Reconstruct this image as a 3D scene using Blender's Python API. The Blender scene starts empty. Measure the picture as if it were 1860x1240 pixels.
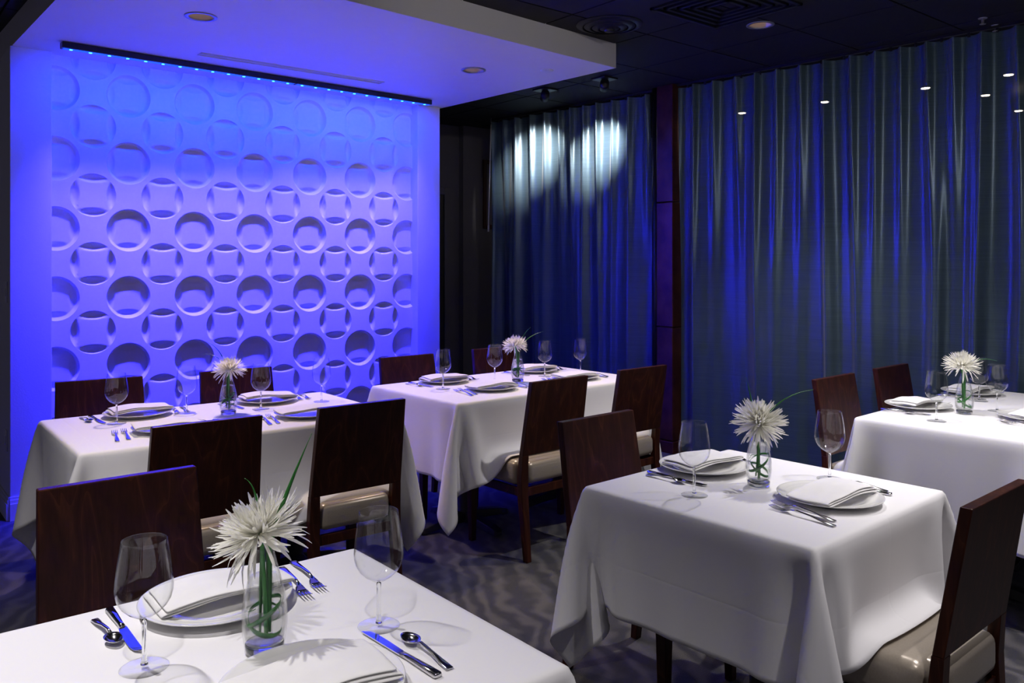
import bpy, bmesh, math, random
import numpy as np
from mathutils import Vector, Matrix
C = bpy.context.scene.collection
SC = bpy.context.scene
PI = math.pi

# ---------------------------------------------------------------- camera, world, exposure
FPX, CX, HY = 1500.0, 930.0, 482.0          # focal length, principal column, horizon row (1860x1240 frame)
TZ = 0.75; HC = 1.42                         # table height, eye height
AZ = math.radians(50.95)                     # view azimuth from +X (+X runs along the relief wall)
FW = np.array([math.cos(AZ), math.sin(AZ)]); RT = np.array([math.sin(AZ), -math.cos(AZ)])
cd = bpy.data.cameras.new('camera'); cam = bpy.data.objects.new('camera', cd); C.objects.link(cam)
cam.location = (0, 0, HC); cam.rotation_euler = (PI/2, 0, AZ-PI/2)
cd.sensor_width = 36; cd.lens = FPX/1860*36; cd.shift_y = (HY-620)/1860; cd.clip_start = .02
SC.camera = cam
w = bpy.data.worlds.new('world'); SC.world = w; w.use_nodes = True
w.node_tree.nodes['Background'].inputs[0].default_value = (.5, .47, .72, 1)
w.node_tree.nodes['Background'].inputs[1].default_value = .075
SC.view_settings.view_transform = 'Standard'; SC.view_settings.look = 'None'
SC.view_settings.exposure = 0.15; SC.view_settings.gamma = 1; SC.view_settings.use_curve_mapping = False
SC.cycles.transparent_max_bounces = 24

LED_COL = (.024, .0175, 1.0); LED_SPILL = (.002, .020, 1.0); LED_W = 50.0; LED_WIDE = 19.0      # the blue light bar on the soffit
CAN_COL = (1.0, .95, .955)                    # halogen downlights
WARM_COL = (1.0, .77, .58)                   # soffit downlights, dimmed a little

def P(px, py, z):                            # pixel -> point at height z
    d = (HC-z)*FPX/(py-HY); q = FW*d + RT*(px-CX)/FPX*d
    return Vector((q[0], q[1], z))
def onY(px, py, Y):                          # pixel -> point on the plane y = Y
    r = FW + RT*(px-CX)/FPX; d = Y/r[1]
    return Vector((r[0]*d, Y, HC-(py-HY)/FPX*d))

# ---------------------------------------------------------------- helpers
def tag(o, label=None, cat=None, group=None, kind=None):
    if label: o['label'] = label
    if cat: o['category'] = cat
    if group: o['group'] = group
    if kind: o['kind'] = kind
    return o
def empty(name, loc=(0,0,0), rz=0, parent=None):
    o = bpy.data.objects.new(name, None); C.objects.link(o); o.empty_display_size = .05
    o.location = loc; o.rotation_euler = (0, 0, rz)
    if parent: o.parent = parent
    return o
def copy_tree(o, parent=None):
    c = o.copy(); C.objects.link(c); c.parent = parent
    for ch in list(o.children): copy_tree(ch, c)
    return c
class MB:
    def __init__(s): s.v = []; s.f = []; s.sm = []
    def add(s, v, f, smooth=False):
        n = len(s.v); s.v += [tuple(p) for p in v]; s.f += [[i+n for i in q] for q in f]; s.sm += [smooth]*len(f); return s
    def hexa(s, p): return s.add(p, [[3,2,1,0],[4,5,6,7],[0,1,5,4],[1,2,6,5],[2,3,7,6],[3,0,4,7]])
    def box(s, a, b):
        (x0,y0,z0),(x1,y1,z1) = a, b
        return s.hexa([(x0,y0,z0),(x1,y0,z0),(x1,y1,z0),(x0,y1,z0),(x0,y0,z1),(x1,y0,z1),(x1,y1,z1),(x0,y1,z1)])
    def loft(s, secs, cap=True, smooth=False, closed=True):
        n = len(secs[0]); v = [p for q in secs for p in q]; f = []
        for i in range(len(secs)-1):
            for j in range(n if closed else n-1):
                k = (j+1) % n; f.append([i*n+j, i*n+k, (i+1)*n+k, (i+1)*n+j])
        if cap: f.append(list(range(n))[::-1]); f.append([(len(secs)-1)*n+j for j in range(n)])
        return s.add(v, f, smooth)
    def lathe(s, prof, n=32, smooth=True, c=(0,0,0)):
        v = []; idx = []
        for r, z in prof:
            if r < 1e-6: idx.append([len(v)]*n); v.append((c[0], c[1], c[2]+z))
            else:
                idx.append(list(range(len(v), len(v)+n)))
                v += [(c[0]+r*math.cos(2*PI*k/n), c[1]+r*math.sin(2*PI*k/n), c[2]+z) for k in range(n)]
        f = []
        for a, b in zip(idx, idx[1:]):
            for k in range(n):
                q = [a[k], a[(k+1)%n], b[(k+1)%n], b[k]]; u = []
                for i in q:
                    if i not in u: u.append(i)
                if len(u) > 2: f.append(u)
        return s.add(v, f, smooth)
    def tube(s, pts, r, n=8, smooth=True):
        pts = [Vector(p) for p in pts]; secs = []; up = Vector((.13, .31, 1))
        for i, p in enumerate(pts):
            t = (pts[min(i+1, len(pts)-1)]-pts[max(i-1, 0)]).normalized()
            a = t.cross(up).normalized(); b = t.cross(a)
            rr = r[i] if isinstance(r, (list, tuple)) else r
            secs.append([p+a*rr*math.cos(2*PI*k/n)+b*rr*math.sin(2*PI*k/n) for k in range(n)])
        return s.loft(secs, True, smooth)
    def mesh(s, name):
        m = bpy.data.meshes.new(name); m.from_pydata(s.v, [], s.f)
        m.polygons.foreach_set('use_smooth', s.sm); m.update(); return m
    def build(s, name, mat, parent=None, bevel=0, seg=2, subsurf=0, loc=None):
        m = s.mesh(name); m.materials.append(mat)
        o = bpy.data.objects.new(name, m); C.objects.link(o)
        if parent: o.parent = parent
        if loc: o.location = loc
        bm = bmesh.new(); bm.from_mesh(m); bmesh.ops.recalc_face_normals(bm, faces=bm.faces)
        if bevel:
            bmesh.ops.bevel(bm, geom=[e for e in bm.edges if e.calc_face_angle(0) > .5], offset=bevel, segments=seg, affect='EDGES', profile=.5)
        bm.to_mesh(m); bm.free()
        if subsurf:
            md = o.modifiers.new('sub', 'SUBSURF'); md.levels = md.render_levels = subsurf
        return o

# ---------------------------------------------------------------- materials
M = {}
def mat(name, col=(.8,.8,.8), rough=.5, metal=0, spec=.5, sheen=0, coat=0):
    m = bpy.data.materials.new(name); m.use_nodes = True
    b = m.node_tree.nodes['Principled BSDF']
    b.inputs['Base Color'].default_value = (*col, 1); b.inputs['Roughness'].default_value = rough
    b.inputs['Metallic'].default_value = metal; b.inputs['Specular IOR Level'].default_value = spec
    b.inputs['Sheen Weight'].default_value = sheen; b.inputs['Coat Weight'].default_value = coat
    M[name] = m; return m
def N(m, t, **kw):
    n = m.node_tree.nodes.new(t)
    for k, v in kw.items():
        if k in n.inputs: n.inputs[k].default_value = v
        else: setattr(n, k, v)
    return n
def L(m, a, b): m.node_tree.links.new(a, b)
def bsdf(m): return m.node_tree.nodes['Principled BSDF']
def ramp(m, stops):
    r = N(m, 'ShaderNodeValToRGB'); e = r.color_ramp.elements
    while len(e) < len(stops): e.new(.5)
    for k, (p, c) in enumerate(stops): e[k].position = p; e[k].color = (*c, 1)
    return r
def bump(m, src, strength, dist=.001):
    b = N(m, 'ShaderNodeBump'); b.inputs['Strength'].default_value = strength; b.inputs['Distance'].default_value = dist
    L(m, src, b.inputs['Height']); L(m, b.outputs[0], bsdf(m).inputs['Normal']); return b
def tint(m, scale, c1, c2, detail=4, coord='Object', vec=None, lo=.35, hi=.65, dist=0):
    tc = N(m, 'ShaderNodeTexCoord'); mp = N(m, 'ShaderNodeMapping')
    if vec: mp.inputs['Scale'].default_value = vec
    L(m, tc.outputs[coord], mp.inputs[0])
    n = N(m, 'ShaderNodeTexNoise'); n.inputs['Scale'].default_value = scale; n.inputs['Detail'].default_value = detail
    n.inputs['Distortion'].default_value = dist
    L(m, mp.outputs[0], n.inputs[0]); r = ramp(m, [(lo, c1), (hi, c2)])
    L(m, n.outputs[0], r.inputs[0]); L(m, r.outputs[0], bsdf(m).inputs['Base Color']); return n
def emis(name, col, s):
    m = mat(name, col, .5); b = bsdf(m); b.inputs['Emission Color'].default_value = (*col, 1); b.inputs['Emission Strength'].default_value = s; return m

def make_wood(name, dark, mid, light, seed):
    m = mat(name, dark, .42, spec=.22, coat=.05); bsdf(m).inputs['Coat Roughness'].default_value = .25
    tc = N(m, 'ShaderNodeTexCoord'); mp = N(m, 'ShaderNodeMapping')
    oi = N(m, 'ShaderNodeObjectInfo'); ad = N(m, 'ShaderNodeVectorMath', operation='ADD'); ml = N(m, 'ShaderNodeVectorMath', operation='SCALE')
    cmb = N(m, 'ShaderNodeCombineXYZ')
    for k in range(3): L(m, oi.outputs['Random'], cmb.inputs[k])
    L(m, cmb.outputs[0], ml.inputs[0]); ml.inputs['Scale'].default_value = 7
    L(m, tc.outputs['Object'], ad.inputs[0]); L(m, ml.outputs[0], ad.inputs[1]); L(m, ad.outputs[0], mp.inputs[0])
    mp.inputs['Scale'].default_value = (9, 9, 1.5)
    n = N(m, 'ShaderNodeTexNoise'); n.inputs['Scale'].default_value = 1.0; n.inputs['Detail'].default_value = 2; n.inputs['Distortion'].default_value = .5
    L(m, mp.outputs[0], n.inputs[0])
    mu = N(m, 'ShaderNodeMath', operation='MULTIPLY'); mu.inputs[1].default_value = 7; L(m, n.outputs[0], mu.inputs[0])
    fr = N(m, 'ShaderNodeMath', operation='FRACT'); L(m, mu.outputs[0], fr.inputs[0])
    r = ramp(m, [(0, mid), (.45, dark), (.85, mid), (1, light)]); L(m, fr.outputs[0], r.inputs[0])
    mp2 = N(m, 'ShaderNodeMapping'); mp2.inputs['Scale'].default_value = (160, 160, 6); L(m, ad.outputs[0], mp2.inputs[0])
    n2 = N(m, 'ShaderNodeTexNoise'); n2.inputs['Scale'].default_value = 1; n2.inputs['Detail'].default_value = 3; L(m, mp2.outputs[0], n2.inputs[0])
    mx = N(m, 'ShaderNodeMixRGB', blend_type='MULTIPLY'); mx.inputs[0].default_value = .55
    r2 = ramp(m, [(.3, (.45,.42,.4)), (.7, (1.15,1.1,1.1))]); L(m, n2.outputs[0], r2.inputs[0])
    L(m, r.outputs[0], mx.inputs[1]); L(m, r2.outputs[0], mx.inputs[2]); L(m, mx.outputs[0], bsdf(m).inputs['Base Color'])
    bump(m, n2.outputs[0], .12, .0006); return m
make_wood('wood', (.032,.0066,.0034), (.050,.0115,.0050), (.082,.023,.009), 1)

m = mat('linen', (.86,.85,.86), .85, spec=.2, sheen=.15)
tc = N(m, 'ShaderNodeTexCoord'); wv = N(m, 'ShaderNodeTexNoise'); wv.inputs['Scale'].default_value = 900; wv.inputs['Detail'].default_value = 1
L(m, tc.outputs['UV'], wv.inputs[0])
sx = N(m, 'ShaderNodeSeparateXYZ'); L(m, tc.outputs['UV'], sx.inputs[0])
prev = None
for ax in (0, 1):                                # pressed fold creases of the cloth, from its flat sheet coordinates
    a = N(m, 'ShaderNodeMath', operation='PINGPONG'); a.inputs[1].default_value = .29; L(m, sx.outputs[ax], a.inputs[0])
    r = N(m, 'ShaderNodeMath', operation='SMOOTH_MIN'); r.inputs[1].default_value = .006; r.inputs[2].default_value = .006; L(m, a.outputs[0], r.inputs[0])
    if prev:
        s_ = N(m, 'ShaderNodeMath', operation='ADD'); L(m, prev.outputs[0], s_.inputs[0]); L(m, r.outputs[0], s_.inputs[1]); prev = s_
    else: prev = r
n2 = N(m, 'ShaderNodeTexNoise'); n2.inputs['Scale'].default_value = 9; n2.inputs['Detail'].default_value = 3; n2.inputs['Distortion'].default_value = .6
L(m, tc.outputs['UV'], n2.inputs[0])
k1 = N(m, 'ShaderNodeMath', operation='MULTIPLY_ADD'); k1.inputs[1].default_value = .006; L(m, n2.outputs[0], k1.inputs[0]); L(m, prev.outputs[0], k1.inputs[2])
bump(m, k1.outputs[0], .22, .2)
m = mat('napkin', (.88,.87,.86), .85, spec=.2, sheen=.15)
tint(m, 14, (.85,.84,.83), (.9,.89,.88))
m = mat('porcelain', (.86,.855,.83), .1, spec=.5, coat=.3); tint(m, 3, (.85,.845,.82), (.87,.865,.845))
m = mat('steel', (.62,.61,.62), .13, metal=1); tint(m, 300, (.58,.57,.58), (.66,.65,.66), vec=(1,.05,1))
m = mat('seat_satin', (.40,.345,.275), .3, spec=.6, sheen=.1); bsdf(m).inputs['Metallic'].default_value = .25
n = tint(m, 220, (.385,.33,.265), (.415,.36,.29), detail=2); bump(m, n.outputs[0], .05, .0005)
m = mat('petal', (.92,.90,.82), .6, spec=.25); bsdf(m).inputs['Subsurface Weight'].default_value = .0
tint(m, 30, (.93,.92,.85), (.96,.95,.91))
tl = N(m, 'ShaderNodeBsdfTranslucent'); tl.inputs[0].default_value = (.95,.94,.86,1); mxs = N(m, 'ShaderNodeMixShader'); mxs.inputs[0].default_value = .42
L(m, bsdf(m).outputs[0], mxs.inputs[1]); L(m, tl.outputs[0], mxs.inputs[2]); L(m, mxs.outputs[0], m.node_tree.nodes['Material Output'].inputs[0])
m = mat('leaf', (.02,.12,.025), .35, spec=.5); tint(m, 60, (.02,.15,.022), (.05,.25,.05), vec=(1,1,.1))
m = mat('stem', (.045,.18,.05), .4); tint(m, 60, (.05,.22,.05), (.09,.32,.08), vec=(1,1,.1))
m = mat('wall_paint', (.80,.79,.80), .8, spec=.25); n = tint(m, 120, (.79,.78,.79), (.81,.80,.81), detail=6); bump(m, n.outputs[0], .25, .002)
m = mat('relief_plaster', (.82,.80,.81), .55, spec=.35); n = tint(m, 60, (.81,.79,.80), (.83,.81,.82), detail=3)
m = mat('soffit_paint', (.78,.755,.75), .5, spec=.35); n = tint(m, 8, (.775,.75,.745), (.785,.76,.755))
m = mat('dark_wall', (.11,.105,.12), .7); tint(m, 5, (.105,.1,.115), (.115,.11,.125))
m = mat('black_tile', (.014,.014,.016), .75, spec=.3); n = tint(m, 260, (.010,.010,.012), (.018,.018,.020), detail=5); bump(m, n.outputs[0], .5, .002)
m = mat('black_metal', (.012,.012,.013), .4); tint(m, 20, (.011,.011,.012), (.014,.014,.015))
m = mat('grey_metal', (.35,.35,.36), .35, metal=.6); tint(m, 20, (.33,.33,.34), (.37,.37,.38))
m = mat('baffle', (.55,.47,.40), .3, metal=.5); tint(m, 20, (.53,.45,.38), (.57,.49,.42))
m = mat('white_plastic', (.75,.75,.74), .4); tint(m, 20, (.74,.74,.73), (.76,.76,.75))
m = mat('base_iron', (.014,.014,.015), .5); tint(m, 40, (.012,.012,.013), (.017,.017,.018))
m = mat('copper_panel', (.11,.03,.025), .28, metal=.55); n = tint(m, 7, (.075,.02,.018), (.15,.045,.03), detail=8); bump(m, n.outputs[0], .1, .002)
# carpet: dark grey with flowing lighter ripples and faint carpet tile joints
m = mat('carpet', (.05,.05,.055), .95, spec=.1, sheen=.2)
tc = N(m, 'ShaderNodeTexCoord'); mp = N(m, 'ShaderNodeMapping'); L(m, tc.outputs['Object'], mp.inputs[0]); mp.inputs['Rotation'].default_value = (0,0,.5)
ns = N(m, 'ShaderNodeTexNoise'); ns.inputs['Scale'].default_value = 2.2; ns.inputs['Detail'].default_value = 1; L(m, mp.outputs[0], ns.inputs[0])
wa = N(m, 'ShaderNodeTexWave'); wa.inputs['Scale'].default_value = 3.2; wa.inputs['Distortion'].default_value = 9; wa.inputs['Detail'].default_value = 2; wa.inputs['Detail Scale'].default_value = 1.3
L(m, mp.outputs[0], wa.inputs[0])
r = ramp(m, [(.2, (.030,.029,.034)), (.6, (.052,.050,.052)), (.95, (.075,.070,.069))]); L(m, wa.outputs[0], r.inputs[0])
fi = N(m, 'ShaderNodeTexNoise'); fi.inputs['Scale'].default_value = 320; fi.inputs['Detail'].default_value = 2; L(m, tc.outputs['Object'], fi.inputs[0])
r2 = ramp(m, [(.3, (.5,.5,.5)), (.7, (1.5,1.5,1.5))]); L(m, fi.outputs[0], r2.inputs[0])
mx = N(m, 'ShaderNodeMixRGB', blend_type='MULTIPLY'); mx.inputs[0].default_value = .8; L(m, r.outputs[0], mx.inputs[1]); L(m, r2.outputs[0], mx.inputs[2])
L(m, mx.outputs[0], bsdf(m).inputs['Base Color']); bump(m, fi.outputs[0], .6, .004)
# curtain satin: teal grey, weave open enough that lamps behind it glimmer through
m = mat('curtain_satin', (.085,.135,.16), .34, spec=.6, sheen=.25); b = bsdf(m); b.inputs['Metallic'].default_value = .35
tc = N(m, 'ShaderNodeTexCoord'); mp = N(m, 'ShaderNodeMapping'); mp.inputs['Scale'].default_value = (3,3,260); L(m, tc.outputs['Object'], mp.inputs[0])
sl = N(m, 'ShaderNodeTexNoise'); sl.inputs['Scale'].default_value = 1; sl.inputs['Detail'].default_value = 3; L(m, mp.outputs[0], sl.inputs[0])
r = ramp(m, [(.3, (.068,.118,.160)), (.7, (.092,.152,.205))]); L(m, sl.outputs[0], r.inputs[0]); L(m, r.outputs[0], b.inputs['Base Color'])
bump(m, sl.outputs[0], .12, .002)
tr = N(m, 'ShaderNodeBsdfTransparent'); mxs = N(m, 'ShaderNodeMixShader'); mxs.inputs[0].default_value = .035
L(m, b.outputs[0], mxs.inputs[1]); L(m, tr.outputs[0], mxs.inputs[2]); L(m, mxs.outputs[0], m.node_tree.nodes['Material Output'].inputs[0])
# thin-walled glass: passes light straight, mirrors it towards grazing angles
def thin_glass(name, base, edge, tintc):
    m = mat(name); nt = m.node_tree; nt.nodes.remove(bsdf(m))
    lw = N(m, 'ShaderNodeLayerWeight'); lw.inputs[0].default_value = .5
    pw = N(m, 'ShaderNodeMath', operation='POWER'); pw.inputs[1].default_value = 4.8; L(m, lw.outputs['Facing'], pw.inputs[0])
    ma = N(m, 'ShaderNodeMath', operation='MULTIPLY_ADD'); ma.inputs[1].default_value = edge; ma.inputs[2].default_value = base; L(m, pw.outputs[0], ma.inputs[0])
    t = N(m, 'ShaderNodeBsdfTransparent'); t.inputs[0].default_value = (*tintc, 1); g = N(m, 'ShaderNodeBsdfGlossy'); g.inputs['Roughness'].default_value = .015
    mx = N(m, 'ShaderNodeMixShader'); L(m, ma.outputs[0], mx.inputs[0]); L(m, t.outputs[0], mx.inputs[1]); L(m, g.outputs[0], mx.inputs[2])
    L(m, mx.outputs[0], nt.nodes['Material Output'].inputs[0])
thin_glass('thin_glass', .04, .85, (.992,.995,.995))
m = mat('solid_glass', (.97,.98,.98), 0); bsdf(m).inputs['Transmission Weight'].default_value = 1; bsdf(m).inputs['IOR'].default_value = 1.48
m = mat('water'); nt = m.node_tree; nt.nodes.remove(bsdf(m))
g = N(m, 'ShaderNodeBsdfGlass'); g.inputs['IOR'].default_value = 1.2; g.inputs['Roughness'].default_value = 0; t = N(m, 'ShaderNodeBsdfTransparent')
mx = N(m, 'ShaderNodeMixShader'); mx.inputs[0].default_value = .3; L(m, t.outputs[0], mx.inputs[1]); L(m, g.outputs[0], mx.inputs[2]); L(m, mx.outputs[0], nt.nodes['Material Output'].inputs[0])
emis('lamp_warm', (1, .75, .5), 4); emis('lamp_behind', (1, .85, .7), 70); emis('led_dot', (.02, .35, 1), 12)
emis('lamp_spot', (1, .9, .8), 6); emis('led_lens', (.02, .12, 1), .9)

# ---------------------------------------------------------------- the shell
YW = 5.33; YT = 5.405; SZ = 2.645; CZ = 2.795
XL, XA, XB, XR = .725, .933, 3.40, 3.603      # box left, recess left, recess right, box right
def struct(name, mb, mt, parent=None, **k):
    o = mb.build(name, M[mt], parent, **k)
    if not parent: o['kind'] = 'structure'
    return o
struct('floor', MB().box((-3,-2.5,-.05), (9.5,7.6,0)), 'carpet')
def pier(name, x0, x1):
    return struct(name, MB().box((x0, YW, 0), (x1, YT+.3, SZ)), 'wall_paint', bevel=.004)
pier('wall_left', XL, XA); pier('wall_right', XB, XR)
struct('wall_side', MB().box((XL, YT+.301, 0), (XR, 6.66, CZ)), 'wall_paint')
def base_run(name, pts, h=.13, t=.016):                       # stepped baseboard along a polyline
    mb = MB()
    for a, b in zip(pts, pts[1:]):
        a = Vector(a); b = Vector(b); d = (b-a).normalized(); nrm = Vector((d.y, -d.x))
        for z0, z1, tt in ((0, h*.72, t), (h*.72, h*.88, t*.65), (h*.88, h, t*.35)):
            p = [a-d*tt*0, b+d*tt*0, b+nrm*tt, a+nrm*tt]
            mb.hexa([(q.x, q.y, z0) for q in p]+[(q.x, q.y, z1) for q in p])
    o = mb.build(name, M['wall_paint']); o['kind'] = 'structure'; return o
base_run('baseboard_left', [(XL-.001, 6.6), (XL-.001, YW-.001), (XA, YW-.001)])
base_run('baseboard_right', [(XB, YW-.001), (XR+.001, YW-.001), (XR+.001, 6.6)])
# --- relief wall: panel with round openings, a moulded roundel in each
PX_, PZ_ = .397, .409; HXc, HZc = PX_/2, PZ_/2; RX, RZ = .1265, .1300
X0c, Z0c = 1.165, 1.431
NS = 64
wall_b = struct('wall_back', MB().box((XA-.1, YT+.045, 0), (XB, YT+.299, SZ)), 'relief_plaster')
def clip(me):
    bm = bmesh.new(); bm.from_mesh(me)
    for co, no in (((XA-.06,0,0),(-1,0,0)), ((XB,0,0),(1,0,0)), ((0,0,SZ),(0,0,1)), ((0,0,0),(0,0,-1))):
        bmesh.ops.bisect_plane(bm, geom=bm.verts[:]+bm.edges[:]+bm.faces[:], plane_co=co, plane_no=no, clear_outer=True)
    return bm
def roundel_mesh(kind):
    NR = 22; R = 1.0; v = []; f = []
    def depth(x, z):                                          # unit circle -> recess depth in metres
        rr = math.hypot(x, z); q1 = 1-rr; d = 0
        if kind == 'B': d += .024*min(1, q1/(.10+.05*max(0, -z)))
        for cx_, cz_ in ((0,1.797),(0,-1.797),(1.797,0),(-1.797,0)):
            q2 = 1.207-math.hypot(x-cx_, z-cz_)
            if q2 > 0 and q1 > -1e-6:
                wd = max(q1,0)+q2; t = max(q1,0)/wd
                d += (.025 if kind == 'A' else .011)*min(1, wd/.41)*(4*t*(1-t))**.75
        return d
    rad = [1, .99, .975, .955, .93, .905, .88, .85, .82, .79, .76, .73, .70, .67, .64, .61, .58, .54, .48, .36, .2]
    for r in rad:
        for k in range(NS):
            a = 2*PI*k/NS; x, z = r*math.cos(a), r*math.sin(a); v.append((x*RX, depth(x, z), z*RZ))
    v.append((0, depth(0,0), 0))
    for i in range(len(rad)-1):
        for k in range(NS): j = (k+1) % NS; f.append([i*NS+k, i*NS+j, (i+1)*NS+j, (i+1)*NS+k])
    i = (len(rad)-1)*NS
    for k in range(NS): f.append([i+k, i+(k+1) % NS, len(v)-1])
    me = bpy.data.meshes.new('roundel'); me.from_pydata(v, [], f); me.polygons.foreach_set('use_smooth', [True]*len(f)); me.materials.append(M['relief_plaster']); return me
RM = {'A': roundel_mesh('A'), 'B': roundel_mesh('B')}
panel = MB()
for i in range(-4, 14):
    for j in range(-9, 8):
        if (i+j) % 2: continue
        cx_, cz_ = X0c+HXc*i, Z0c+HZc*j
        if cx_+HXc < XA-.06 or cx_-HXc > XB or cz_+HZc < 0 or cz_-HZc > SZ: continue
        kind = 'A' if j % 2 == 0 else 'B'
        inn = [(cx_+RX*math.cos(2*PI*k/NS), YT, cz_+RZ*math.sin(2*PI*k/NS)) for k in range(NS)]
        out = []
        for k in range(NS):
            c_, s_ = math.cos(2*PI*k/NS)*RX, math.sin(2*PI*k/NS)*RZ; t = 1/(abs(c_)/HXc+abs(s_)/HZc)
            out.append((cx_+c_*t, YT, cz_+s_*t))
        panel.add(inn+out, [[k, (k+1) % NS, NS+(k+1) % NS, NS+k] for k in range(NS)])
        x0, x1, z0, z1 = cx_-RX, cx_+RX, cz_-RZ, cz_+RZ
        if x1 < XA-.06 or x0 > XB or z1 < 0 or z0 > SZ: continue
        o = bpy.data.objects.new('roundel', RM[kind]); o.location = (cx_, YT, cz_)
        if x0 < XA-.06 or x1 > XB or z0 < 0 or z1 > SZ:
            me = RM[kind].copy(); me.transform(Matrix.Translation(o.location)); bm = clip(me)
            bm.to_mesh(me); bm.free(); me.transform(Matrix.Translation(-o.location)); o.data = me
            if not len(me.polygons): bpy.data.objects.remove(o); continue
        C.objects.link(o); o.parent = wall_b
me = panel.mesh('relief_panel'); me.materials.append(M['relief_plaster']); bm = clip(me); bmesh.ops.remove_doubles(bm, verts=bm.verts, dist=.0005); bm.to_mesh(me); bm.free()
po = bpy.data.objects.new('relief_panel', me); C.objects.link(po); po.parent = wall_b
# --- soffit with real openings for the cans and the slot
can_s = [P(365,30,SZ), P(860,127,SZ)]
slot_a, slot_b = P(362,97,SZ), P(697,149,SZ)
pol = [(XL, YT+.29), (.79, 3.378), (3.731, 3.574), (XR+.005, YT+.29)]
so = MB().hexa([(x, y, SZ) for x, y in pol]+[(x, y, CZ+.02) for x, y in pol]).build('ceiling_soffit', M['soffit_paint']); so['kind'] = 'structure'
def cut(obj, mbs):
    for mb in mbs:
        c = mb.build('cutter', M['soffit_paint']); md = obj.modifiers.new('cut', 'BOOLEAN'); md.operation = 'DIFFERENCE'; md.solver = 'EXACT'; md.object = c
        dg = bpy.context.evaluated_depsgraph_get(); me = bpy.data.meshes.new_from_object(obj.evaluated_get(dg))
        obj.modifiers.clear(); obj.data = me; bpy.data.objects.remove(c)
CR = .066
cut(so, [MB().lathe([(0,SZ-.02),(CR,SZ-.02),(CR,SZ+.12),(0,SZ+.12)], 40, False, (p.x, p.y, 0)) for p in can_s] +
        [MB().box((slot_a.x, slot_a.y-.03, SZ-.02), (slot_b.x, slot_b.y+.03, SZ+.06))])
# --- black tile ceiling: slab, T-grid panels as pieces
cl = struct('ceiling', MB().box((-3,-2.5,CZ+.13), (9.5,7.6,CZ+.17)), 'black_metal')
TS = .61
tile0 = MB().box((.006,.006,0), (TS-.006,TS-.006,.021)).mesh('ceiling_tile'); tile0.materials.append(M['black_tile'])
can_c = [P(1381,45,CZ)]
off_cans = [(-.1,.45), (3.05,.72), (.1,2.35), (3.15,1.95), (1.55,.1), (4.4,.3)]
def tile_has(x, y, pts, r=.1): return any(x-r < a < x+TS+r and y-r < b < y+TS+r for a, b in pts)
allc = [(p.x, p.y) for p in can_c]+off_cans
hole_tiles = []
for i in range(-2, 12):
    for j in range(-2, 12):
        x, y = -.55+TS*i, -.35+TS*j
        if x > 6.2 or y > 6.5 or x+TS < -1: continue
        xc, yc = x+TS/2, y+TS/2
        if .79 < x and x+TS < 3.6 and 3.6 < y and y+TS < 6.6: continue
        o = bpy.data.objects.new('ceiling_tile', tile0); o.location = (x, y, CZ); C.objects.link(o); o.parent = cl
        near = [c for c in allc if x-.08 < c[0] < x+TS+.08 and y-.08 < c[1] < y+TS+.08]
        if near:
            o.data = tile0.copy()
            bpy.context.view_layer.update()
            cut(o, [MB().lathe([(0,-.05),(CR,-.05),(CR,.1),(0,.1)], 40, False, (c[0], c[1], CZ)) for c in near])
# --- dark wall and door beyond the relief wall box
YR = 6.68
struct('wall_rear', MB().box((3.4, YR, 0), (9.4, YR+.1, CZ+.02)), 'dark_wall')
struct('trim_1', MB().box((4.745, YR-.07, 0), (6.2, YR, CZ+.02)), 'dark_wall')
d1 = onY(819,341,YR-.03)
door = empty('door_1', (0,0,0)); door['kind'] = 'structure'
MB().box((d1.x-.95, YR-.012, 0), (d1.x-.07, YR+.0, d1.z-.07)).build('door_leaf', M['black_metal'], door); leaf = bpy.data.objects['door_leaf']
for a, b in (((d1.x-.07, YR-.03, 0), (d1.x, YR, d1.z)), ((d1.x-1.02, YR-.03, 0), (d1.x-.95, YR, d1.z)), ((d1.x-.95, YR-.03, d1.z-.07), (d1.x-.07, YR, d1.z))):
    MB().box(a, b).build('door_frame', M['dark_wall'], door, bevel=.006)
MB().tube([(d1.x-.88,YR-.05,1.0),(d1.x-.88,YR-.05,1.12)], .009).build('door_handle', M['grey_metal'], leaf)

# ---------------------------------------------------------------- ceiling fittings
def add_spot(name, loc, aim, power, col=CAN_COL, angle=95, blend=.8, rad=.05, parent=None):
    l = bpy.data.lights.new(name, 'SPOT'); l.energy = power; l.color = col; l.spot_size = math.radians(angle); l.spot_blend = blend; l.shadow_soft_size = rad
    o = bpy.data.objects.new(name, l); C.objects.link(o); o.location = loc
    d = (Vector(aim)-Vector(loc)); o.rotation_euler = d.to_track_quat('-Z', 'Y').to_euler()
    if parent: o.parent = parent; o.location = Vector(loc)-parent.location
    return o
def downlight(x, y, z, power, label, group, aim=None, angle=92, blend=.9, col=CAN_COL):
    t = empty('recessed_downlight', (x, y, z)); tag(t, label, 'ceiling light', group)
    MB().lathe([(CR-.006,.004),(CR-.006,-.004),(CR+.012,-.004),(CR+.012,.0),(CR-.006,.004)], 40).build('trim_ring', M['grey_metal'], t)
    pr = []
    for k in range(9):                                         # ribbed cone baffle
        u = k/8; pr += [(CR-.004-.020*u, .002+.075*u), (CR-.0065-.020*u, .006+.075*u)]
    bf = MB().lathe(pr, 40).build('baffle', M['baffle'], t)
    MB().lathe([(0,.078),(.036,.078),(.040,.081),(0,.083)], 32).build('lamp', M['lamp_warm'], bf)
    add_spot('downlight_light', (x, y, z-.006), aim if aim else (x, y, 0), power, col, angle, blend, .03, t)
    return t
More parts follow.
